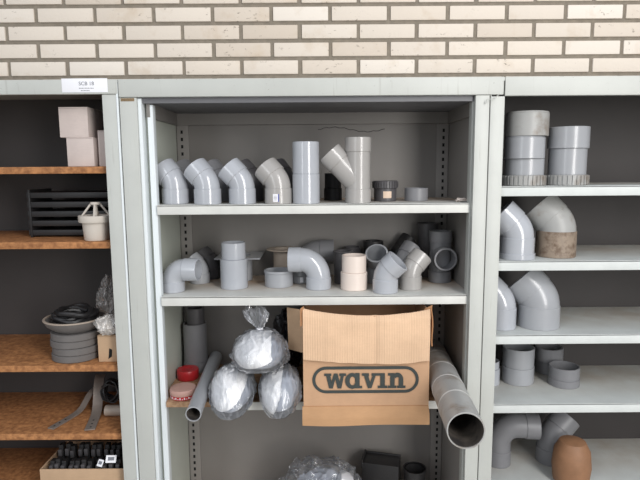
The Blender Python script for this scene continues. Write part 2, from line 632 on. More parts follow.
# middle board shelf
mb = MB()
mb.box(-.499, xRi - .001, YS + .002, .062, Z3 - .019, Z3, 'board2')
mb.box(xLi + .001, xRi - .001, .062, DB - .008, Z3 - .019, Z3, 'board2')
sb = mb.build('shelf', main, off=moff); sb['label'] = 'brown board shelf under the cardboard box'
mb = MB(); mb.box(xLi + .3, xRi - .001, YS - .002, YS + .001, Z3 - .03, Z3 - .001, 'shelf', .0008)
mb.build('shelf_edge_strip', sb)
bpy.data.objects[sb.name].children[0].location = -moff
# top rail round the inside
mb = MB()
mb.box(xLi, xRi, DB - .02, DB, zc2, ZT - .014, 'paint_in')
mb.build('top_rail', main, off=moff)
for a, b in ((xLi, xLi + .012), (xRi - .012, xRi)):
    mb = MB(); mb.box(a, b, .03, DB - .02, zc2 - .002, ZT - .014, 'paint_in', .001); mb.build('top_rail', main, off=moff)
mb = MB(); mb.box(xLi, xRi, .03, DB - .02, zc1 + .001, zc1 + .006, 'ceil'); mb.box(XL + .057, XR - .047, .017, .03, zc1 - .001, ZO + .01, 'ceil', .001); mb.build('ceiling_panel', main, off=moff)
# left door track: stepped returns
xs0 = XL + .057
mb = MB()
mb.box(xs0 + .0002, xs0 + .0125, .008, .05, .09, ZO - .002, 'track', .0012)
mb.build('door_track', main, off=moff)
mb = MB()
mb.box(xs0 + .0126, -.515, .046, .052, .09, zc1, 'paint_side', .001)
mb.build('track_flange', main, off=moff)
mb = MB()
mb.box(-.520, -.501, .0305, .060, .09, zc1 - .004, 'track', .0015)
mb.build('track_lip', main, off=moff)
# right inner return
mb = MB(); mb.box(XR - .052, XR - .046, .0205, .056, .09, zc1, 'paint', .001)
mb.build('door_track', main, off=moff)
slotted_rail(main, moff, xLi + .004, xLi + .05, xLi + .0235, .1, zc2, DB)
slotted_rail(main, moff, xRi - .05, xRi - .004, xRi - .0235, .1, zc2, DB)
# chipped paint smear on left stile top
mb = MB(); mb.box(XL + .006, XL + .05, -.0006, .001, ZO - .012, ZO - .002, 'rust', .0004); mb.build('rust_stain', main, off=moff)
# a fine crack in the back panel
mb = MB()
pts = []
for i in range(24):
    px = 318 + i * 2.9
    pts.append(at(px, 129.5 - 2.2 * sin(i * .28) + .5 * sin(i * 1.9), DB - .0005))
mb.tube(pts, .0011, 'slot', 5); mb.build('back_panel_crack', main, off=moff)
# loose wire at the right lintel joint
mb = MB()
mb.tube([at(485.5, 104, -.006), at(487, 99.5, -.012), at(491, 99, -.014), at(495, 98, -.012), at(498.5, 95, -.007)], .0013, 'paint', 6)
mb.build('wire_end', main, off=moff)

# left cabinet
ZOL = at(90, 94.5, 0).z
lx0 = -1.8
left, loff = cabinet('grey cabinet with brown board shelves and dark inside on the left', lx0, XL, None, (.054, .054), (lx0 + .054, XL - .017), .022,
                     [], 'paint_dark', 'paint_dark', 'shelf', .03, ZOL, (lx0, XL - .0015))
ZLS = [at(95, 166.5, .03).z, at(95, 241.8, .03).z, at(100, 365, .03).z, at(105, 433.2, .03).z, .42]
for z in ZLS:
    mb = MB(); mb.box(lx0 + .056, XL - .018, .028, DB - .002, z - .023, z, 'board', .0015); mb.build('shelf', left, off=loff)
mb = MB(); mb.box(XL - .0075, XL - .0012, -.003, .004, .0, ZT - .004, 'track', .001); mb.build('seam_fold', left, off=loff)  # white strip holds the lit look of the seam edge in its colour
# label on the left lintel
p0, p1 = at(62, 92.5, -.006), at(107, 78.2, -.006)
mb = MB()
mb.box(p0.x, p1.x, -.0056, -.0042, p0.z, p1.z, 'sticker', .0005)
lab = mb.build('label_plate', left, off=loff); lab['label'] = 'white printed label'


def text_mesh(txt, size, loc, mat, parent, name, off):
    cu = bpy.data.curves.new('txt', 'FONT'); cu.body = txt; cu.size = size; cu.extrude = .0002
    ob = bpy.data.objects.new('txt', cu); COL.objects.link(ob)
    dg = bpy.context.evaluated_depsgraph_get(); dg.update()
    me = bpy.data.meshes.new_from_object(ob.evaluated_get(dg))
    bpy.data.objects.remove(ob)
    me.transform(Matrix.Translation(Vector(loc) - Vector(off)) @ Matrix.Rotation(pi / 2, 4, 'X'))
    me.materials.clear(); me.materials.append(M[mat])
    o = bpy.data.objects.new(name, me); COL.objects.link(o); o.parent = parent
    return o


q = at(80.5, 85.3, -.006)
text_mesh('SCB 18', .0165, (q.x - .006, -.0062, q.z), 'ink', lab, 'label_text', loff)
mb = MB()
for yy, xa, xb in ((88.2, 79, 93), (90.6, 81, 90)):
    k = 0
    px = xa
    while px < xb:
        a, b = at(px, yy + .35, -.006), at(px + .9, yy - .35, -.006)
        mb.box(a.x, b.x, -.0062, -.0056, a.z, b.z, 'ink'); px += 1.5
mb.build('small_print', lab, off=loff)

# right cabinet
rx1 = 1.8
ZOR = at(530, 96, 0).z
ZRS = [at(530, 186.2, YS).z, at(530, 261.2, YS).z, at(530, 335, YS).z, at(530, 404.2, YS).z, at(530, 478, .05).z - .03]
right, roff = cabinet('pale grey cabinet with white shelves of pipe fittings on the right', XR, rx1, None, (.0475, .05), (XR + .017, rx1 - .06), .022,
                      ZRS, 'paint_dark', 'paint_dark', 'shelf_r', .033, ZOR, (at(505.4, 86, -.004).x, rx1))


# ---------------------------------------------------------------- shelf one
def base(px, Y, z, py=204):
    p = at(px, py, Y)
    return (p.x, Y, z)


R180 = pi
e45 = fitting_elbow('pipe_elbow', 'bluish grey 45 degree elbow at the left end of the top shelf, front row', pi / 4, .0435, .052, .055, 'pvc',
                    base(176, .108, Z1), (0, 0, radians(160)), l2=.047, sock=.0031, group='elbows on the top shelf')
dup(e45, base(208, .075, Z1), (0, 0, radians(158)), 'second glossy grey elbow from the left on the top shelf, front row')
e3 = dup(e45, base(242.6, .078, Z1), (0, 0, radians(168)), 'third glossy grey elbow from the left on the top shelf, front row')
e4 = dup(e45, base(278.5, .075, Z1), (0, 0, radians(158)), 'warm grey elbow with a white barcode sticker on the top shelf', mats='pvc_warm')
sticker(e4, .0468, radians(-90 - 158 - 8), .008, .017, .026, extra='stick_blue')
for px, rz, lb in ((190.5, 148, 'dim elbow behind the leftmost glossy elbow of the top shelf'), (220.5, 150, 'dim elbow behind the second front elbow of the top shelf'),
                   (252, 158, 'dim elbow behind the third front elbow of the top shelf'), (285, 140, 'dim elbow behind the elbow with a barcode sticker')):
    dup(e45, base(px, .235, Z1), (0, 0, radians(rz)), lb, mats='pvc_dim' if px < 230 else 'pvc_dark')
k1 = ppm(.075, Z1)
fitting_coupling('pipe_coupling', 'tall light grey straight coupling with a seam halfway up on the top shelf', [(29 / k1, 13.6 / k1), (31.3 / k1, 13.2 / k1)], 'pvc', base(306.3, .075, Z1), names=['socket', 'sleeve'])
fitting_tee('pipe_branch', 'grey Y branch with its arm slanting up left on the top shelf', 12.2 / k1, 64.3 / k1, 19 / k1, radians(-43), 42 / k1, 14 / k1, 'pvc_warm',
            base(358, .08, Z1), (0, 0, radians(-6)))
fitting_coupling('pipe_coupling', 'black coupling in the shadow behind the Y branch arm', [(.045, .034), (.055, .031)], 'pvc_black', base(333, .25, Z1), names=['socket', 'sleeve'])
k1b = ppm(.17, Z1)
tc = fitting_coupling('threaded_coupling', 'dark threaded coupling with ribbed nut and tan sticker on the top shelf', [(12.5 / k1b, 11.2 / k1b), (7.5 / k1b, 12 / k1b)], 'pvc_dark', base(385, .17, Z1),
                 names=['sleeve', 'ribbed_nut'], ribs=[1])
sticker(tc, 11.2 / k1b, radians(-85), .012, .03, .024, 'stick_tan')
fitting_coupling('pipe_coupling', 'short dull grey sleeve alone near the right of the top shelf', [(12.8 / k1b, 11.6 / k1b)], 'pvc_dim', base(416, .17, Z1), names=['sleeve'])
# paper scrap
mb = MB()
bm = bmesh.new(); bmesh.ops.create_icosphere(bm, subdivisions=3, radius=1)
for v in bm.verts:
    d = 1 + .5 * noise.noise(v.co * 2.1 + Vector((3, 1, 7)))
    v.co = Vector((v.co.x * .02 * d, v.co.y * .011 * d, max(v.co.z, -.5) * .0075 * d * (1 - v.co.x * .5)))
zmin = min(v.co.z for v in bm.verts)
for v in bm.verts: v.co.z -= zmin
mb.bm(bm, 'pvc_cream')
o = mb.build('paper_scrap', ang=20); o.location = base(462, .088, Z1)
tag(o, 'small crumpled white paper scrap at the right end of the top shelf', 'paper scrap')

# ---------------------------------------------------------------- shelf two
k2 = ppm(.15, Z2)


def b2(px, Y, py=290):
    return base(px, Y, Z2, py)


fitting_elbow('pipe_elbow', 'grey right angle elbow at the left end of the second shelf, mouth facing right', pi / 2, .0385, .035, .044, 'pvc',
              b2(173.6, .112, 292), (0, 0, radians(-7)), l2=.052)
fitting_elbow('pipe_elbow', 'dull grey elbow tilting left behind the leftmost second shelf elbow', pi / 4, .036, .036, .042, 'pvc_mid',
              b2(200, .26, 282), (0, 0, radians(172)), l2=.036)
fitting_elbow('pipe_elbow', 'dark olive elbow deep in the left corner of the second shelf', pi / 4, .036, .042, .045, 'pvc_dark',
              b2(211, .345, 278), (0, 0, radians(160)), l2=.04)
fitting_coupling('reducing_coupling', 'light grey stepped coupling at the front of the second shelf, left part', [(29.3 / k2, 13.6 / k2), (16.5 / k2, 12 / k2)], 'pvc', b2(234.6, .168), names=['socket', 'sleeve'])


def flanged(name, label, px, Y, r, h, w, mat, rz=0, py=284, square=True, neck=None):
    p = b2(px, Y, py)
    t = empty(name, p, label, 'pipe fitting', None, (0, 0, rz))
    mb = MB(); Path(9).shell(mb, ring_prof(0, h, r, r - .004), mat); mb.build('sleeve', t)
    if neck:
        mb = MB(); Path(9).shell(mb, ring_prof(neck[0], neck[0] + .004, r + .002, r - .004), mat); mb.build('collar', t)
    mb = MB()
    if square:
        hw = w / 2
        rings = []
        def sq(s_, z):
            out = []
            for k in range(48):
                a = 2 * pi * k / 48 + pi / 4
                c_, s2 = cos(a), sin(a)
                q = max(abs(c_), abs(s2))
                out.append((s_ * c_ / q, s_ * s2 / q, z))
            return out
        def ci(rr, z):
            return [(rr * cos(2 * pi * k / 48 + pi / 4), rr * sin(2 * pi * k / 48 + pi / 4), z) for k in range(48)]
        mb.loft([ci(r - .004, h), sq(hw, h), sq(hw, h + .004), ci(r - .004, h + .004)], mat)
    else:
        Path(9).shell(mb, ring_prof(h, h + .005, w / 2, r - .004), mat, seg=48)
    mb.build('flange', t)
    return t


flanged('flanged_spigot', 'grey spigot with a square flange on top behind the stepped coupling', 241, .308, .046, .094, .172, 'pvc_mid', radians(0), 283)
fitting_coupling('pipe_coupling', 'short wide grey sleeve with a lip on the second shelf', [(.050, .0525), (.010, .0545)], 'pvc_mid', b2(279, .194, 287), names=['sleeve', 'lip'])
flanged('flanged_spigot', 'tan spigot with a thin round flange behind the short wide sleeve', 283.5, .327, .038, .115, .130, 'pvc_tan', 0, 282, False, (.04,))
fitting_elbow('pipe_elbow', 'glossy grey right angle elbow on the second shelf, mouth facing left', pi / 2, .0435, .042, .062, 'pvc',
              b2(318.6, .146), (0, 0, radians(176)), l2=.046)
sc_ = fitting_coupling('pipe_coupling', 'small dull grey sleeve with a white sticker behind the left facing elbow', [(.028, .034), (.022, .032)], 'pvc_mid', b2(300.5, .252, 284), names=['socket', 'sleeve'])
sticker(sc_, .034, radians(-80), .005, .012, .02)
fitting_elbow('pipe_elbow', 'dull grey elbow lying behind the left facing elbow, mouth facing right', pi / 2, .046, .048, .055, 'pvc_dim',
              b2(306, .347, 278), (0, 0, radians(0)), l2=.056)
flanged('flanged_spigot', 'dark spigot with a thin flange behind the cream coupling', 343, .235, .034, .118, .078, 'pvc_dark', 0, 284, False)
flanged('flanged_spigot', 'dark spigot with a low round flange behind the right of the cream coupling', 352, .35, .034, .118, .062, 'pvc_dark', 0, 284, False)
fitting_coupling('reducing_coupling', 'cream white stepped coupling at the middle of the second shelf', [(17 / k2, 13.2 / k2), (16.6 / k2, 12 / k2)], 'pvc_cream', b2(354, .133, 291), names=['socket', 'sleeve'])
# elbow with open mouth facing up and out
fitting_elbow('pipe_elbow', 'grey elbow with its round open mouth facing out above the cream coupling', pi / 4, .040, .055, .05, 'pvc_mid',
              b2(378, .235, 286), (0, 0, radians(-104)), l2=.042)
fitting_coupling('end_cap', 'black ring standing behind the open mouthed grey elbow', [(.12, .036), (.025, .04)], 'pvc_black', b2(373, .352, 279), names=['sleeve', 'rim'])
fitting_elbow('pipe_elbow', 'light grey elbow at the shelf edge, mouth facing right, beside the cream coupling', pi / 4, .0425, .046, .052, 'pvc',
              b2(385.2, .08, 294), (0, 0, radians(-18)), l2=.042)
fitting_elbow('pipe_elbow', 'grey elbow leaning right just behind the right facing edge elbow', pi / 4, .0372, .048, .052, 'pvc_warm',
              b2(410.3, .125, 291), (0, 0, radians(24)), l2=.048)
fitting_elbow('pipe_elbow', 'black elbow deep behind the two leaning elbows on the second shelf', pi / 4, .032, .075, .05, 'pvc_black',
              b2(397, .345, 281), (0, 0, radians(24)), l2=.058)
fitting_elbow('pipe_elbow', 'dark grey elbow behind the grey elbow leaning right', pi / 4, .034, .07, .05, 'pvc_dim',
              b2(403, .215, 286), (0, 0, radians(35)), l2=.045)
fitting_tee('pipe_branch', 'dark grey tee at the right end of the second shelf, mouth facing out', .0405, .195, .098, radians(90), .082, .042, 'pvc_dim',
            b2(439.5, .25, 284), (0, 0, radians(-88)))
fitting_coupling('pipe_coupling', 'tall dark coupling in the corner behind the tee of the second shelf', [(.16, .038), (.055, .041)], 'pvc_dark', b2(427, .352, 279), names=['sleeve', 'socket'])


# ---------------------------------------------------------------- shelf three
def b3(px, Y, py=390):
    return base(px, Y, Z3, py)


k3 = ppm(.22, Z3)
fitting_coupling('pipe_coupling', 'dull grey upright coupling in the left back of the middle shelf', [(.042, .049), (.155, .0465)], 'pvc_dim', b3(196.3, .335, 362), names=['socket', 'sleeve'])
fitting_coupling('pipe_coupling', 'tall dark pipe standing inside the upright dull grey coupling', [(.10, .034), (.16, .0355)], 'pvc_dark', b3(197.2, .336, 360), names=['socket', 'sleeve'])


def lathe_solid(mb, prof, mat, seg=40, c=(0, 0, 0)):
    mb.loft([[(c[0] + r * cos(2 * pi * k / seg), c[1] + r * sin(2 * pi * k / seg), c[2] + z) for k in range(seg)] for r, z in prof], mat, False)


# red tape roll
t = empty('tape_roll', b3(188, .245, 376), 'bright red round roll on the middle shelf in front of the dull coupling', 'tape roll')
mb = MB(); lathe_solid(mb, [(.018, 0), (.040, 0), (.042, .003), (.042, .035), (.040, .038), (.020, .038), (.018, .036), (.018, 0)], 'red'); mb.build('tape', t)
mb = MB(); lathe_solid(mb, [(.0005, .036), (.0178, .036), (.0178, .001), (.0005, .001)], 'red'); mb.build('core', t)
# pink topped tin
t = empty('round_tin', b3(183.3, .072, 397), 'flat round tin with dusty pink lid and red patterned rim on the middle shelf', 'tin')
mb = MB(); lathe_solid(mb, [(.0005, 0), (.043, 0), (.0445, .002), (.0445, .014), (.0005, .014)], 'red')
for k in range(36):
    a = 2 * pi * k / 36
    mb.box(.0440, .0450, -.0017, .0017, .004, .007 + .004 * (k % 2), 'sticker', 0, Matrix.Rotation(a, 4, 'Z'))
mb.build('tin_body', t)
mb = MB(); lathe_solid(mb, [(.0455, .014), (.0465, .016), (.0465, .031), (.0445, .034), (.0005, .0345)], 'pink'); mb.build('lid', t)


def long_pipe(name, label, A, B, r, mat, bands=0, th=.004, cat='pipe'):
    A, B = Vector(A), Vector(B)
    d = B - A
    t = empty(name, A, label, cat)
    t.rotation_euler = d.to_track_quat('Z', 'Y').to_euler()
    L = d.length
    mb = MB(); Path(9).shell(mb, ring_prof(0, L, r, r - th, .0008), mat, seg=48); mb.build('pipe_wall', t)
    if bands or mat == 'pvc_mid':
        mb = MB(); Path(9).shell(mb, ring_prof(.004, L - .004, r - th - .0002, r - th - .0012, .0002), 'grime', seg=48); mb.build('inner_grime', t)
    for i in range(bands):
        z = L * (.12 + .8 * (i + .5) / bands)
        mb = MB()
        rings = []
        for u in (-1, -.4, .4, 1):
            rr = r + (.0011 if abs(u) < .9 else .0)
            rings.append([(rr * cos(a), rr * sin(a), z + u * .004 + .010 * sin(a + i)) for a in [2 * pi * k / 48 for k in range(48)]])
        mb.loft(rings, 'crease', False)
        mb.build('film_crease', t)
    return t


# big pipe on the right: near end and a point over the shelf edge
E_ = at(466, 431, -.37)
tl = at(432.5, 358, .36)
tail = Vector((tl.x, .36, Z3 + .0545))
long_pipe('drain_pipe', 'wide dusty grey pipe sticking far out of the middle shelf right of the box', E_, tail, .0535, 'pvc_dust', 4)
# thin pipe on the left
E2 = at(193.3, 414.5, -.14)
tail2 = at(216, 357, .36)
long_pipe('drain_pipe', 'narrow light grey pipe sticking out of the middle shelf beside the plastic bags', E2, tail2, .0255, 'pvc_mid', 0, .003)


# plastic bags
def blob(mb, fn, mat, sub=5, keep=None):
    bm = bmesh.new(); bmesh.ops.create_icosphere(bm, subdivisions=sub, radius=1)
    for v in bm.verts:
        v.co = fn(v.co.copy())
    if keep:
        kill = [f for f in bm.faces if not keep(f.calc_center_median())]
        bmesh.ops.delete(bm, geom=kill, context='FACES')
    mb.bm(bm, mat)


def fold(n, seed, amt):
    """smooth film pulled into a few sharp creases"""
    q = n + Vector((seed, seed * 2.3, -seed))
    w = q + Vector((noise.noise(q * 1.3), noise.noise(q * 1.3 + Vector((9, 0, 0))), 0)) * .5
    a = max(0, 1 - 3.2 * abs(noise.noise(w * 1.7))) ** 2
    b = max(0, 1 - 3.5 * abs(noise.noise(w * 3.3 + Vector((5, 0, 0))))) ** 2
    return 1 + amt * (a + .5 * b - .45 + .8 * noise.noise(q * 1.4))


def crumple(n, seed, amt):
    q = n * 1.0 + Vector((seed, seed * 2.3, -seed))
    a = abs(noise.noise(q * 1.9)); b = abs(noise.noise(q * 4.1 + Vector((5, 0, 0)))); c = abs(noise.noise(q * 8.3))
    return 1 + amt * (.9 - 2.0 * a - 1.1 * b - .6 * c)


def bag(label, c, rx, rz, L, seed, has_paper, name='plastic_bag', droop=0.0, film='film', neck=None):
    """wrapped bundle lying front to back; c is the middle of its front end, the front droops over the edge"""
    c = Vector(c)
    root = empty(name, c, label, 'plastic bag')

    def shape(n, k, amt, sd):
        s = fold(n, sd, amt) * k
        sx = abs(n.x) ** .85 * (1 if n.x > 0 else -1)
        sz = abs(n.z) ** .9 * (1 if n.z > 0 else -1)
        y = L / 2 + n.y * L / 2 * k
        taper = 1 - .25 * max(0, n.y)
        wide = 1 - .22 * n.z
        p = Vector((sx * rx * s * taper * wide, y, sz * rz * s * taper))
        p.z -= droop * max(0, 1 - y / .1) ** 1.5
        return p
    mb = MB(); blob(mb, lambda n: shape(n, .88, .035, seed + 9), 'bundle'); mb.build('wrapped_bundle', root)
    mb = MB()
    bm = bmesh.new(); bmesh.ops.create_icosphere(bm, subdivisions=6, radius=1)
    kill = [f for f in bm.faces if not has_paper(f.calc_center_median() + Vector((1, 0, 1)) * .07 * noise.noise(f.calc_center_median() * 3 + Vector((seed, 0, 0))))]
    bmesh.ops.delete(bm, geom=kill, context='FACES')
    for v in bm.verts: v.co = shape(v.co.copy(), .955, .05, seed + 2)
    mb.bm(bm, 'paper'); mb.build('paper_wrap', root, ang=40)
    mb = MB(); blob(mb, lambda n: shape(n, 1.03, .085, seed), film, 6); mb.build('clear_film', root, ang=50)
    if neck:
        mb = MB()
        p0 = Vector(neck[0]) - root.location; p1 = Vector(neck[1]) - root.location
        ax = (p1 - p0)
        rings = []
        n_ = 48
        for u, rr in ((0, .034), (.12, .02), (.22, .010), (.3, .009), (.38, .015), (.55, .028), (.75, .036), (.92, .034), (1.0, .022)):
            rr *= neck[2]
            p = p0 + ax * u
            rg = []
            for k in range(n_):
                a = 2 * pi * k / n_
                f = 1 + .22 * sin(7 * a + u * 3) + .14 * sin(11 * a + 1) + (.25 * noise.noise(Vector((a * 2, u * 6, seed))) if u > .5 else 0)
                rg.append(p + Vector((rr * f * cos(a), rr * f * .7 * sin(a), .006 * sin(5 * a) if u > .6 else 0)))
            rings.append(rg)
        mb.loft(rings, film, False)
        mb.build('twisted_neck', root, ang=24)
        mb = MB(); Path(9).shell(mb, ring_prof(-.004, .004, .0115 * neck[2], .007 * neck[2]), 'sticker', seg=20, M4=Matrix.Translation(p0 + ax * .27)); mb.build('tie', root)
    return root


YF = -.10
bag('clear plastic bag of grey fittings at lower left of the three bags', (at(231, 395, -.03).x, YF, Z3 + .068), .077, .066, .25, 1.7, lambda n: n.z > .08 + .5 * n.x and n.z > -.2 and n.y < .6, droop=.058)
bag('clear plastic bag of grey fittings at lower right, against the cardboard box', (at(280, 395, -.03).x, YF, Z3 + .068), .073, .066, .25, 5.1, lambda n: n.x < -.1 + .25 * n.z and n.y < .5 and n.z > -.75, droop=.055)
bag('clear plastic bag with white paper lying on top of the other two bags', (at(259, 355, -.03).x, YF - .01, Z3 + .200), .094, .064, .25, 8.6, lambda n: n.z > -.12 + .35 * n.x and n.x < .5 and n.y < .4, droop=.024,
    neck=(at(262, 338, -.0), at(254, 306, .06), 1.0))
# black bag behind, beside the box
root = empty('plastic_bag', at(287, 365, .255), 'black plastic bag squeezed between the clear bags and the cardboard box', 'plastic bag')
root.location.z = Z3
mb = MB()
blob(mb, lambda n: Vector((n.x * .052, n.y * .075, .13 + n.z * .128)) * 1.0 + Vector((n.x, n.y, n.z)) * (.02 * (crumple(n, 3.3, 1) - 1)), 'black_film')
bb = mb.build('bag_film', root, ang=28)
zm = min(v.co.z for v in bb.data.vertices)
for v in bb.data.vertices: v.co.z -= zm

# ---------------------------------------------------------------- cardboard box
YB = -.028
bl, br_ = at(303.5, 395, YB).x, at(428.8, 395, YB).x
zb0, zb1 = Z3 + .001, at(366, 312, YB).z
xc = (bl + br_) / 2
box = empty('cardboard_box', (xc, YB, Z3), 'brown cardboard box with a printed oval logo on the middle shelf', 'cardboard box')
boff = box.location.copy()


def panel(name, fn, nu, nv, th, mat, parent=box, off=boff):
    """bent sheet: fn(u,v) -> (point, normal)"""
    mb = MB()
    A, B = [], []
    for j in range(nv + 1):
        for i in range(nu + 1):
            p, n = fn(i / nu, j / nv)
            p = Vector(p); n = Vector(n)
            A.append(p); B.append(p + n * th)
    f = []
    W_ = nu + 1
    N = len(A)
    for j in range(nv):
        for i in range(nu):
            a = j * W_ + i
            f.append((a, a + 1, a + 1 + W_, a + W_)); f.append((N + a, N + a + W_, N + a + 1 + W_, N + a + 1))
    per = [i for i in range(W_)] + [j * W_ + nu for j in range(1, nv + 1)] + [nv * W_ + i for i in range(nu - 1, -1, -1)] + [j * W_ for j in range(nv - 1, 0, -1)]
    for k in range(len(per)):
        a, b = per[k], per[(k + 1) % len(per)]
        f.append((a, N + a, N + b, b))
    mb.add(A + B, f, mat)
    return mb.build(name, parent, off=off, ang=40)


def bow(x):
    return .004 * noise.noise(Vector((x * 6, 1.3, 0)))


def topz(u):
    return zb1 + .008 - .024 * sin(pi * u) ** .8 + .004 * (1 - u) - .002 * u


DBX = .255
fp = panel('front_panel', lambda u, v: ((bl + (br_ - bl) * u, YB + .003 * sin(pi * u) * sin(pi * v), zb0 + (topz(u) - zb0) * v), (0, 1, 0)), 24, 14, .005, 'card')
panel('back_panel', lambda u, v: ((bl + (br_ - bl) * u, YB + DBX, zb0 + (zb1 - .04 - zb0) * v), (0, 1, 0)), 4, 4, .005, 'card')
panel('side_panel', lambda u, v: ((bl, YB + .006 + (DBX - .007) * u, zb0 + .001 + (zb1 - zb0 - .003) * v), (1, 0, 0)), 4, 4, .005, 'card')
panel('side_panel', lambda u, v: ((br_, YB + .006 + (DBX - .007) * u, zb0 + .001 + (zb1 - zb0 - .003) * v), (-1, 0, 0)), 4, 4, .005, 'card')
panel('bottom_panel', lambda u, v: ((bl + .006 + (br_ - bl - .012) * u, YB + .007 + (DBX - .012) * v, zb0), (0, 0, 1)), 4, 4, .005, 'card')
zf = at(366, 365.5, YB - .01).z


def flap_fn(u, v):
    z = topz(u)
    lo = zf + .024 * (1 - u) ** 2 * (1 - .0) + .016 * u ** 4 + .003 * noise.noise(Vector((u * 9, 0, 2)))
    fold = min(1, v / .06)
    x = bl + .001 + (br_ - bl - .004) * u
    dent = .008 * math.exp(-((u - .57) / .022) ** 2) - .005 * math.exp(-((u - .19) / .018) ** 2) * v - .004 * math.exp(-((u - .84 + .2 * v) / .03) ** 2)
    wav = .0025 * noise.noise(Vector((u * 7, v * 3, 5)))
    y = YB - .001 - .011 * fold - .003 * v - .006 * sin(pi * v) * (.6 + .4 * sin(u * 9)) - wav + dent * .6
    return (x, y, z + .002 * (1 - fold) - (z - lo) * v), (0, 1, 0)


fl = panel('front_flap', flap_fn, 60, 14, .004, 'card_flap'); fl['label'] = 'torn cardboard flap folded down over the box front'
# outward side flap on the left and torn upright bits on the right
pl = at(303.5, 345, YB)
panel('side_flap', lambda u, v: ((bl - .002 - .052 * u - .004 * v * u, YB + .05 + .04 * u, at(300, 352, YB + .06).z + (zb1 - .006 - at(300, 352, YB + .06).z) * v), (0, 1, 0)), 6, 8, .004, 'card_dim')
panel('torn_flap', lambda u, v: ((br_ - .022 + .026 * u + .004 * v, YB + .012 - .004 * u, zb1 - .03 + v * (.034 + .016 * u + .006 * noise.noise(Vector((u * 8, 3, 1))))), (0, 1, 0)), 8, 6, .004, 'card_edge')
panel('torn_flap', lambda u, v: ((br_ + .001 + .008 * v + .003 * sin(5 * v), YB + .002 + .035 * u, zb1 + .008 - .13 * v + .02 * u * v), (1, 0, 0)), 6, 10, .004, 'card_edge')
# lower flap hanging over the shelf edge
zl0 = at(366, 425.5, YB - .02).z
lf = panel('lower_flap', lambda u, v: ((bl - .004 + (br_ - bl + .004) * u, YB - .001 - .018 * sin(pi * .5 * min(1, v * 1.5)) - .003 * sin(u * 8) * v,
                                   zb0 + .002 - (zb0 + .002 - zl0) * v * (1 + .03 * sin(u * 5))), (0, 1, 0)), 30, 8, .004, 'card_low')
mb = MB()
mb.box(bl + .002, br_ - .002, YB - .0012, YB - .0002, zb0 + .0015, zb0 + .0035, 'card_edge')
mb.build('crease', box, off=boff)
# loose torn corner at the left fold
panel('torn_flap', lambda u, v: ((bl - .008 + .012 * u, YB - .003 - .006 * v, zb1 + .012 - .06 * v + .01 * u), (0, 1, 0)), 4, 6, .004, 'card_edge')

# printed logo
p_l, p_r = at(312.3, 380, YB), at(418.7, 380, YB)
LW = p_r.x - p_l.x
zt_, zb_ = at(366, 366.3, YB).z, at(366, 393.0, YB).z
lz = (zt_ + zb_) / 2; lh = zt_ - zb_; lxc = (p_l.x + p_r.x) / 2
YL = YB - .0016


def stadium(w, h, n=20):
    r = h / 2
    out = []
    for k in range(n + 1):
        a = -pi / 2 + pi * k / n
        out.append((w / 2 - r + r * cos(a), r * sin(a)))
    for k in range(n + 1):
        a = pi / 2 + pi * k / n
        out.append((-w / 2 + r + r * cos(a), r * sin(a)))
    return out


def ring2d(mb, outer, inner, fx, mat):
    n = len(outer)
    v = [fx(*p) for p in outer] + [fx(*p) for p in inner]
    mb.add(v, [(i, (i + 1) % n, n + (i + 1) % n, n + i) for i in range(n)], mat)


mb = MB()
fx = lambda x, z: (lxc + x, YL, lz + z)
bw = .0105
ring2d(mb, stadium(LW, lh), stadium(LW - 2 * bw, lh - 2 * bw), fx, 'logo')
ol = mb.build('logo_outline', fp, off=boff, smooth=False)

# letters, x height 1
xh = at(366, 373.2, YB).z - at(366, 388.2, YB).z
x_l, x_r = at(324.3, 381, YB).x, at(405.2, 381, YB).x
zbase = at(366, 388.2, YB).z
ADV = 5.72
sx = (x_r - x_l) / ADV


def glyph(name, polys, rings, x0):
    mb = MB()
    f2 = lambda x, z: (x_l + (x + x0) * sx, YL - .0001, zbase + z * xh)
    for i_, poly in enumerate(polys):
        mb.add([(a, b - .00006 * i_, c) for a, b, c in (f2(*p) for p in poly)], [tuple(range(len(poly)))], 'logo')
    for o_, i_ in rings:
        ring2d(mb, o_, i_, lambda x, z: (f2(x, z)[0], YL - .0006, f2(x, z)[2]), 'logo')
    return mb.build(name, fp, off=boff, smooth=False)


def rect(a, b, c, d):
    return [(a, c), (b, c), (b, d), (a, d)]


SLB = .17
def dg(t0, t1, b0, b1):
    return [(b0, 0), (b1, 0), (t1, 1), (t0, 1)]


glyph('logo_letter', [dg(.10, .40, .34, .60), dg(.68, .88, .38, .60), dg(.68, .94, .94, 1.20), dg(1.22, 1.42, .98, 1.20), rect(0, .50, 1 - SLB, 1), rect(1.06, 1.54, 1 - SLB, 1)], [], 0)
oc = [(.52 + .5 * cos(2 * pi * k / 40), .5 + .53 * sin(2 * pi * k / 40)) for k in range(40)]
ic = [(.54 + .21 * cos(2 * pi * k / 40), .5 + .29 * sin(2 * pi * k / 40)) for k in range(40)]
glyph('logo_letter', [rect(.72, 1.04, 0, 1.02), rect(1.0, 1.22, 0, SLB)], [(oc, ic)], 1.46)
glyph('logo_letter', [dg(.10, .42, .42, .68), dg(.80, 1.02, .46, .68), rect(0, .50, 1 - SLB, 1), rect(.68, 1.14, 1 - SLB, 1)], [], 2.66)
glyph('logo_letter', [rect(.18, .50, 0, 1), rect(0, .3, 1 - SLB, 1), rect(0, .68, 0, SLB)], [], 3.78)
arch_o, arch_i = [], []
polys = [rect(.16, .47, 0, 1), rect(0, .3, 1 - SLB, 1), rect(0, .6, 0, SLB), rect(.76, 1.08, 0, .6), rect(.66, 1.24, 0, SLB)]
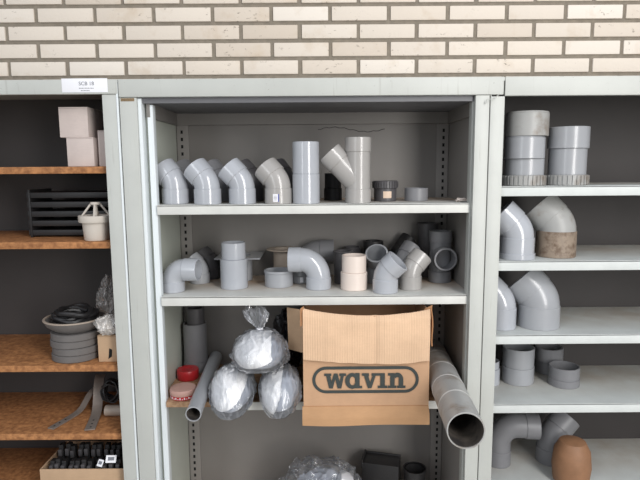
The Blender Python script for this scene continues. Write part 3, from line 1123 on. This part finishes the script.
for k in range(14):
    def P_(a, r1, r2, cx=.66, cz=.56): return (cx + r1 * cos(a), cz + r2 * sin(a))
    a0, a1 = pi * .82 * k / 14, pi * .82 * (k + 1) / 14
    polys.append([P_(a0, .42, .47), P_(a1, .42, .47), P_(a1, .13, .18), P_(a0, .13, .18)])
glyph('logo_letter', polys, [], 4.5)


# ---------------------------------------------------------------- bottom shelf of the middle cabinet
cb = at(322, 478, .17)
root = empty('plastic_bag', (cb.x, .17, Z4), 'clear plastic bag of white parts low in the middle cabinet', 'plastic bag')
mb = MB(); blob(mb, lambda n: Vector((n.x * .12, n.y * .085, .10 + n.z * .085)) * fold(n, 12.4, .06) * .95, 'bundle'); mb.build('contents', root)
mb = MB()
mb.box(-.02, .03, -.105, -.04, .14, .185, 'sticker', .004, Matrix.Translation((0.02, 0.03, .012)) @ Matrix.Rotation(.4, 4, 'Y')); mb.build('paper_slip', root)
mb = MB()


def lowbag(n):
    s = fold(n, 14.2, .1)
    p = Vector((n.x * .165 * s, n.y * .12 * s, .095 + n.z * .105 * s))
    for (cx, h, w) in ((-.105, .075, .022), (-.045, .035, .03), (.05, .03, .06)):
        if n.z > 0: p.z += h * math.exp(-((p.x - cx) / w) ** 2) * n.z * n.z * .9
    return p


blob(mb, lowbag, 'film', 6); fb = mb.build('clear_film', root, ang=24)
for ch in root.children:
    zm = min(v.co.z for v in ch.data.vertices)
    if zm < 0:
        for v in ch.data.vertices: v.co.z = max(v.co.z, .001)
root.location.z = Z4 + .0005
# dark box shaped fitting beside it
cd = at(379, 470, .31)
t = empty('carton', (cd.x + .01, .31, Z4), 'dark open carton behind the low clear bag', 'box', None, (0, 0, radians(-14)))
hz = at(375, 463.5, .27).z - Z4
mb = MB(); mb.box(-.075, .075, -.045, .045, 0, hz - .004, 'pvc_black', .004); mb.build('carton_body', t)
mb = MB(); mb.box(-.078, -.070, -.045, .045, hz - .03, hz + .006, 'pvc_black', .002); mb.box(-.07, .075, .038, .045, hz - .02, hz + .002, 'pvc_black', .002); mb.build('carton_flap', t)
cd = at(414.5, 475, .25)
t = fitting_coupling('pipe_coupling', 'black round pipe end standing low at the right of the middle cabinet', [(.14, .042), (at(414, 469, .25).z - Z4 - .14, .047)], 'pvc_black', (cd.x, .25, Z4), names=['sleeve', 'socket'])

# ---------------------------------------------------------------- left cabinet contents
def carton(label, px0, px1, pytop, Y, z, dep, mat, name='carton', yaw=0.0, x_extra=0.0, zt=None, roll=0.0):
    a, b = at(px0, pytop, Y), at(px1, pytop, Y)
    w = b.x - a.x + x_extra
    xc_ = b.x - w / 2
    h = (zt if zt else at(px1, pytop, Y).z) - z
    t = empty(name, (xc_, Y + dep / 2, z), label, 'box', None, (0, roll, yaw))
    mb = MB(); mb.box(-w / 2, w / 2, -dep / 2, dep / 2, 0, h - .004, mat, .002); mb.build('carton_body', t)
    for s in (-1, 1):
        mb = MB(); mb.box(-w / 2, w / 2, s * .001, s * (dep / 2 - .0005), h - .0038, h, mat, .0008); mb.build('top_flap', t)
    return t, h, w


zz = ZLS[0]
bx1, h1, w1 = carton('pale pinkish carton at the bottom of the pair on the top left shelf', 66, 93, 137.5, .06, zz, .2, 'card_pale', x_extra=.0, roll=0)
z_up = zz + h1 + .0005
carton('pale carton stacked on top of another on the top left shelf', 58, 87, 107, .065, z_up, .16, 'card_pale')
carton('narrow pale carton standing against the right side of the top left shelf', 97.3, 111, 130.5, .07, zz, .2, 'card_pale')

# floor drain
zz = ZLS[1]
kd = ppm(.085, zz)
pd_ = at(97.5, 241, .085)
t = empty('floor_drain', (pd_.x, .085, zz), 'beige plastic floor drain with a cone shaped cage on the second left shelf', 'floor drain')
mb = MB(); lathe_solid(mb, [(.001, .0), (.040, 0), (.042, .003), (.0465, .062), (.046, .0625), (.001, .0625)], 'drain'); mb.build('bowl', t)
mb = MB(); lathe_solid(mb, [(.0455, .0622), (.056, .0625), (.058, .066), (.058, .084), (.056, .086), (.046, .086), (.046, .064)], 'drain'); mb.build('rim', t)
mb = MB()
for k in range(4):
    a = 2 * pi * k / 4 + .25
    mb.tube([(.048 * cos(a), .048 * sin(a), .08), (.014 * cos(a), .014 * sin(a), .126)], .0037, 'drain', 8)
lathe_solid(mb, [(.001, .122), (.016, .122), (.018, .126), (.016, .131), (.001, .131)], 'drain', 20)
mb.tube([(0, 0, .064), (0, 0, .124)], .005, 'drain', 8)
mb.build('cage', t)
# dark crate behind
pc = at(80, 200, .24)
t = empty('crate', (pc.x, .245, zz), 'black slatted crate in the shadow behind the beige floor drain', 'crate')
for i in range(5):
    mb = MB(); mb.box(-.16, .155, -.08, .08, .006 + i * .034, .026 + i * .034, 'pvc_black', .002); mb.build('slat', t)
for s in (-1, 1):
    mb = MB(); mb.box(s * .15 - .004, s * .15 + .004, -.082, .082, 0, .172, 'pvc_black', .001); mb.build('post', t)

# stacked rings with a hose coil tray on top
zz = ZLS[2]
px_r = at(97.5, 350, .10).x
rr = .085
hring = .0255
for i in range(4):
    dx = (.0, .003, -.002, .001)[i]
    o_ = MB()
    lathe_solid(o_, [(rr - .03, 0), (rr - .003, 0), (rr, .003), (rr, hring - .003), (rr - .003, hring - .0005), (rr - .03, hring - .0005), (rr - .03, 0)], 'rubber', 48)
    ob = o_.build('rubber_ring')
    ob.location = (px_r - rr + dx, .125, zz + i * hring)
    tag(ob, ['flat grey ring at the bottom of the stack on the third left shelf', 'flat grey ring second from the bottom of the left shelf stack',
             'flat grey ring third from the bottom of the left shelf stack', 'flat grey ring topmost of the four stacked rings'][i], 'ring', 'stacked grey rings')
ztray = zz + 4 * hring + .001
t = empty('round_tray', (px_r - rr, .13, ztray), 'shallow grey tray resting on the stacked grey rings', 'tray')
mb = MB(); lathe_solid(mb, [(.001, .0), (.07, 0), (.098, .022), (.104, .034), (.108, .042), (.104, .043), (.098, .036), (.092, .024), (.068, .005), (.001, .005)], 'rubber', 48); mb.build('dish', t)
mb = MB(); Path(9).shell(mb, ring_prof(.040, .045, .109, .101, .0015), 'pvc_tan', seg=48); mb.build('rim', t)
mb = MB()
pts = []
for k in range(140):
    a = k * .31
    pts.append(((.062 + .012 * sin(k * .7)) * cos(a), (.062 + .012 * sin(k * .7)) * sin(a), .024 + k * .00032 + .004 * sin(k * 1.3)))
mb.tube(pts, .009, 'pvc_black', 8)
o = mb.build('hose_coil'); o.location = (px_r - rr, .13, ztray + .002)
tag(o, 'black hose coil lying in the shallow grey tray', 'hose')
# brown carton and film bags
bx, hb, wb = carton('small brown carton with a torn corner beside the stacked grey rings', 97.2, 124, 335.5, .06, zz, .13, 'card_dim')
mb = MB()
wv = wb / 2
mb.add([(-wv + .035, -.0658, .01), (-wv + .040, -.0658, .05), (-wv + .05, -.0658, .045), (-wv + .048, -.0658, .02)], [(0, 1, 2, 3)], 'slot'); mb.build('tear', bx)
pb = at(106, 325, .11)
for lb, c_, s_, sd in (('dull clear plastic bag lying on the small brown carton of the left cabinet', (at(109.5, 325, .06).x, .06, zz + hb + .028), (.048, .032, .036), 21.5),
                       ('dull clear plastic bag bunched upright behind the shallow grey tray', (at(108, 300, .29).x, .305, zz + .115), (.05, .045, .12), 25.1)):
    root = empty('plastic_bag', c_, lb, 'plastic bag')
    mb = MB()
    blob(mb, lambda n: Vector((n.x * s_[0], n.y * s_[1], n.z * s_[2])) * fold(n, sd, .2), 'film_dull', 5); mb.build('bag_film', root, ang=24)
    zm = min((v.co.z for ch in root.children for v in ch.data.vertices))
    root.location.z = (zz + hb if sd < 22 else zz) - zm + .0005

# fourth left shelf: brackets, cable coil
zz = ZLS[3]


def bracket(label, A, B, w, lift):
    A, B = Vector(A), Vector(B)
    t = empty('metal_bracket', A, label, 'bracket', 'steel strips on the fourth left shelf')
    d = B - A
    L = Vector((d.x, d.y, 0)).length
    t.rotation_euler = (0, 0, math.atan2(d.y, d.x))
    mb = MB()
    n = 14
    ring = []
    for k in range(n + 1):
        u = k / n
        z = lift * (1 / (1 + math.exp(-(u - .72) * 16)))
        ring.append((u * L, z))
    for th, in ((.004,),):
        v, f = [], []
        for x, z in ring:
            v += [(x, -w / 2, z), (x, w / 2, z), (x, w / 2, z + th), (x, -w / 2, z + th)]
        for k in range(n):
            for j in range(4):
                a = k * 4
                f.append((a + j, a + (j + 1) % 4, a + 4 + (j + 1) % 4, a + 4 + j))
        f.append((0, 3, 2, 1)); f.append((n * 4, n * 4 + 1, n * 4 + 2, n * 4 + 3))
        mb.add(v, f, 'steel')
    for k in (1, 2.4, 4):
        x = k / n * L
        z = lift * (1 / (1 + math.exp(-(k / n - .72) * 16)))
        lathe_solid(mb, [(.0004, z + .0046), (.0035, z + .0046), (.0035, z + .003)], 'slot', 12, (x, 0, 0))
    mb.build('strip', t)
    return t


a0 = at(88.5, 430, .04); a1 = at(102.5, 392, .24)
bracket('bent steel strip with holes rising front to back on the fourth left shelf', (a0.x, .05, zz + .001), (at(101.5, 390, .3).x, .3, zz + .001), .036, .11)
a0 = at(72, 420, .08)
bracket('shorter steel strip left of the bent one with holes', (a0.x - .07, .06, zz + .001), (a0.x + .01, .3, zz + .001), .026, .06)
mb = MB()
pts = []
for k in range(150):
    a = k * .42
    pts.append(((.033 + .007 * sin(k * .9)) * cos(a) * .9, .02 * sin(k * .53), .055 + (.038 + .008 * sin(k * .9)) * sin(a)))
zmin = min(p[2] for p in pts)
mb.tube([(x, y, z - zmin + .0035) for x, y, z in pts], .0032, 'pvc_black', 6)
o = mb.build('cable_coil'); pk = at(113.5, 400, .2); o.location = (pk.x, .19, zz + .0425)
tag(o, 'coil of black cable propped on the grey tube of the fourth left shelf', 'cable')
t = empty('pipe_offcut', (at(112, 418, .15).x - .03, .17, zz + .0205), 'short grey tube lying under the black cable coil', 'pipe', None, (0, pi / 2, 0))
mb = MB(); Path(9).shell(mb, ring_prof(0, .085, .0205, .0165), 'pvc_tan'); mb.build('pipe_wall', t)

# fifth shelf tray of black fittings
zz = ZLS[4]
zt = at(105, 468.5, .05).z
pr = at(124, 470, .05).x
t = empty('cardboard_tray', (pr - .15, .05, zz), 'brown cardboard tray full of black fittings at the bottom left', 'box')
hh = zt - zz
for nm, a in (('front_panel', (-.15, .148, -.004, 0, 0, hh)), ('back_panel', (-.15, .148, .2, .204, 0, hh)), ('side_panel', (-.154, -.15, -.004, .204, 0, hh)), ('side_panel', (.148, .152, -.004, .204, 0, hh)), ('bottom_panel', (-.15, .148, 0, .2, 0, .004))):
    mb = MB(); mb.box(*a, 'card_dim', .0008); mb.build(nm, t)
for i in range(11):
    x = pr - .275 + i * .0245 + random.uniform(-.003, .003)
    for j in range(2):
        y = .085 + j * .085
        r_ = empty('black_fitting', (x, y, zz + .006), ['black angled fitting in the front row of the cardboard tray', 'black angled fitting in the back row of the cardboard tray'][j], 'pipe fitting', 'black fittings in the cardboard tray',
                   (0, random.uniform(-.04, .04), random.uniform(-.07, .07)))
        top = hh + .008 + .014 * j + random.uniform(0, .01)
        mb = MB(); mb.box(-.0085, .0085, -.012, .012, 0, top, 'pvc_black', .003); mb.build('fitting_body', r_)
        mb = MB(); mb.box(-.007, .007, -.026, -.011, top - .04, top - .012, 'pvc_dark', .003); mb.build('nozzle', r_)
for (px, py, Y, w, h, rz, lb) in ((112.5, 460.5, .07, .036, .026, .2, 'white printed tag lying on the black fittings, right'), (102, 464.5, .058, .022, .024, -.3, 'smaller white tag at the tray edge'), ):
    p = at(px, py, Y)
    mb = MB(); mb.box(-w / 2, w / 2, -h / 2, h / 2, 0, .0012, 'sticker', .0004)
    mb.box(-w * .3, w * .3, -h * .2, h * .25, .0011, .0016, 'ink')
    o = mb.build('paper_tag'); o.location = p + Vector((0, -.012, .012)); o.rotation_euler = (radians(55), .1, rz)
    tag(o, lb, 'tag')


# ---------------------------------------------------------------- right cabinet contents
def br(px, Y, z, py):
    p = at(px, py, Y)
    return (p.x, Y, z)


z = ZRS[0]
kr = ppm(.09, z)
fitting_coupling('threaded_coupling', 'grey threaded coupling with ribbed collar at the bottom of the top right shelf stack', [(10.2 / kr, 20 / kr), (16 / kr, 18.6 / kr)], 'pvc_mid',
                 br(523.5, .10, z, 186), names=['ribbed_collar', 'sleeve'], ribs=[0], group='stack on the top right shelf', mats=['pvc_dust', 'pvc_mid'])
z_ = z + 26.3 / kr
fitting_coupling('pipe_coupling', 'glossy grey ring in the middle of the stack on the top right shelf', [(20.5 / kr, 19.2 / kr), (1.2 / kr, 18.6 / kr)], 'pvc_mid', br(524, .095, z_, 160), names=['sleeve', 'lip'], group='stack on the top right shelf')
z_ += 21.8 / kr
t = fitting_coupling('end_cap', 'dusty grey end cap topping the stack on the top right shelf', [(22 / kr, 20.6 / kr)], 'pvc_dust', br(526.3, .098, z_, 138), names=['sleeve'], group='stack on the top right shelf')
mb = MB(); lathe_solid(mb, [(20.5 / kr, 22 / kr), (20 / kr, 23.4 / kr), (17 / kr, 24 / kr), (.0005, 24 / kr)], 'pvc_dust'); mb.build('cap_top', t)
fitting_coupling('threaded_coupling', 'grey coupling with ribbed collar, rightmost on the top right shelf', [(10.2 / kr, 20 / kr), (26 / kr, 18 / kr), (21 / kr, 19.6 / kr)], 'pvc_warm',
                 br(566, .115, z, 186), names=['ribbed_collar', 'sleeve', 'socket'], ribs=[0], mats=['pvc_dust', 'pvc_mid', 'pvc_mid'])

z = ZRS[1]
kr = ppm(.09, z)
t = fitting_elbow('pipe_elbow', 'shiny light grey elbow leaning left on the second right shelf', pi / 4, 16 / kr, 21 / kr, .062, 'pvc', br(516.2, .09, z, 258), (0, 0, radians(164)), l2=17 / kr, sock=.0025)
mb = MB(); Path(9).shell(mb, ring_prof(.0, .02, 17 / kr + .003, 16 / kr), 'pvc'); mb.build('socket_lip', t)
fitting_elbow('pipe_elbow', 'brown stained elbow with grey top on the second right shelf', pi / 4, 18.5 / kr, 26 / kr, .055, 'pvc_dust', br(555, .13, z, 258), (0, 0, radians(148)), l2=19 / kr)
de = bpy.data.objects['pipe_elbow.%03d' % max(int(o.name[-3:]) for o in bpy.data.objects if o.name.startswith('pipe_elbow.'))]
for i_, ch in enumerate(sorted(de.children, key=lambda o: o.name)):
    ch.data.materials[0] = M['pvc_dirty' if i_ == 1 else 'pvc_dust']

z = ZRS[2]
kr = ppm(.09, z)
fitting_elbow('pipe_elbow', 'light grey elbow half hidden by the cabinet post on the third right shelf', pi / 4, 14.2 / kr, 21 / kr, .055, 'pvc', br(500.2, .12, z, 332), (0, 0, radians(158)), l2=17 / kr)
e = fitting_elbow('pipe_elbow', 'large glossy grey elbow leaning left on the third right shelf', pi / 4, 19.8 / kr, 22 / kr, .062, 'pvc_mid', br(537.5, .135, z, 330), (0, 0, radians(150)), l2=19 / kr)

z = ZRS[3]
kr = ppm(.16, z)
fitting_coupling('reducing_coupling', 'grey stepped coupling on the fourth right shelf', [(17 / kr, 16 / kr), (19.5 / kr, 15.6 / kr)], 'pvc_mid', br(517.3, .235, z, 380), names=['socket', 'sleeve'])
fitting_coupling('pipe_coupling', 'small light coupling hidden by the post at the left of the fourth right shelf', [(.062, .033), (.03, .030)], 'pvc', br(490.5, .21, z, 384), names=['socket', 'sleeve'])
fitting_coupling('pipe_coupling', 'dark dim coupling at the back of the fourth right shelf', [(.05, .05), (.055, .054)], 'pvc_dim', br(548, .33, z, 372), names=['sleeve', 'socket'])
fitting_coupling('pipe_coupling', 'low grey ring cut by the photo edge on the fourth right shelf', [(.028, .057), (.045, .0555)], 'pvc_dim', br(563.5, .20, z, 380), names=['socket', 'sleeve'])

z = ZRS[4]
kr = ppm(.12, z)
pz = at(520, 425, .15).z
e = fitting_elbow('pipe_elbow', 'big dull grey right angle elbow on the bottom right shelf, mouth facing right', pi / 2, .046, .06, .07, 'pvc_dim', br(498, .21, z, 450), (0, 0, radians(-8)), l2=.05,
                  neck=max(0, (pz - z - .06 - .07)) * .5)
e = fitting_elbow('pipe_elbow', 'second big grey elbow right of the one facing right, bottom right shelf', pi / 4, .052, .06, .07, 'pvc_dim', br(550, .225, z, 455), (0, 0, radians(15)), l2=.06, neck=.012)
t = empty('clay_pipe', br(571, .075, z, 470), 'brown round pipe piece at the photo edge of the bottom right shelf', 'pipe')
hc = at(562, 441, .06).z - z
mb = MB(); lathe_solid(mb, [(.001, 0), (.05, 0), (.062, .01), (.068, hc * .4), (.062, hc * .75), (.045, hc * .95), (.02, hc), (.0005, hc)], 'clay', 48); mb.build('pipe_body', t)

for o in bpy.data.objects:
    if o.parent is None and o.type in ('MESH', 'EMPTY') and o.get('kind') != 'structure' and not o.name.startswith('shelving_cabinet'):
        o.location.z += .0005

# ---------------------------------------------------------------- light
w = bpy.data.worlds.new('world'); SC.world = w
w.use_nodes = True
nt = w.node_tree
bg = nt.nodes['Background']
tc_ = nt.nodes.new('ShaderNodeTexCoord')
sp_ = nt.nodes.new('ShaderNodeSeparateXYZ')
rp = nt.nodes.new('ShaderNodeValToRGB')
nt.links.new(tc_.outputs['Generated'], sp_.inputs[0])
mr_ = nt.nodes.new('ShaderNodeMapRange'); mr_.inputs['From Min'].default_value = -1
nt.links.new(sp_.outputs['Z'], mr_.inputs['Value'])
nt.links.new(mr_.outputs[0], rp.inputs['Fac'])
e_ = rp.color_ramp.elements
e_[0].position = .40; e_[0].color = (.20, .20, .185, 1)
e_[1].position = .56; e_[1].color = (.60, .63, .69, 1)
e3_ = e_.new(.82); e3_.color = (1.0, 1.05, 1.15, 1)
nt.links.new(rp.outputs['Color'], bg.inputs['Color'])
bg.inputs['Strength'].default_value = 0.72


def area(name, loc, target, sx_, sy_, power, col):
    l = bpy.data.lights.new(name, 'AREA'); l.shape = 'RECTANGLE'; l.size = sx_; l.size_y = sy_; l.energy = power; l.color = col
    o = bpy.data.objects.new(name, l); COL.objects.link(o)
    o.location = loc
    o.rotation_euler = (Vector(target) - Vector(loc)).to_track_quat('-Z', 'Y').to_euler()
    return o


area('doorway_light', (1.75, -3.1, 2.45), (0, .1, 1.3), 0.9, 3.6, 126, (1, .98, .95))
area('window_light', (-1.9, -3.4, 2.8), (0, .1, 1.3), 0.6, 3.2, 30, (.93, .97, 1))  # unseen area lamp giving softer light from the front left

SC.view_settings.view_transform = 'Standard'
SC.view_settings.look = 'None'
SC.view_settings.exposure = 0.0
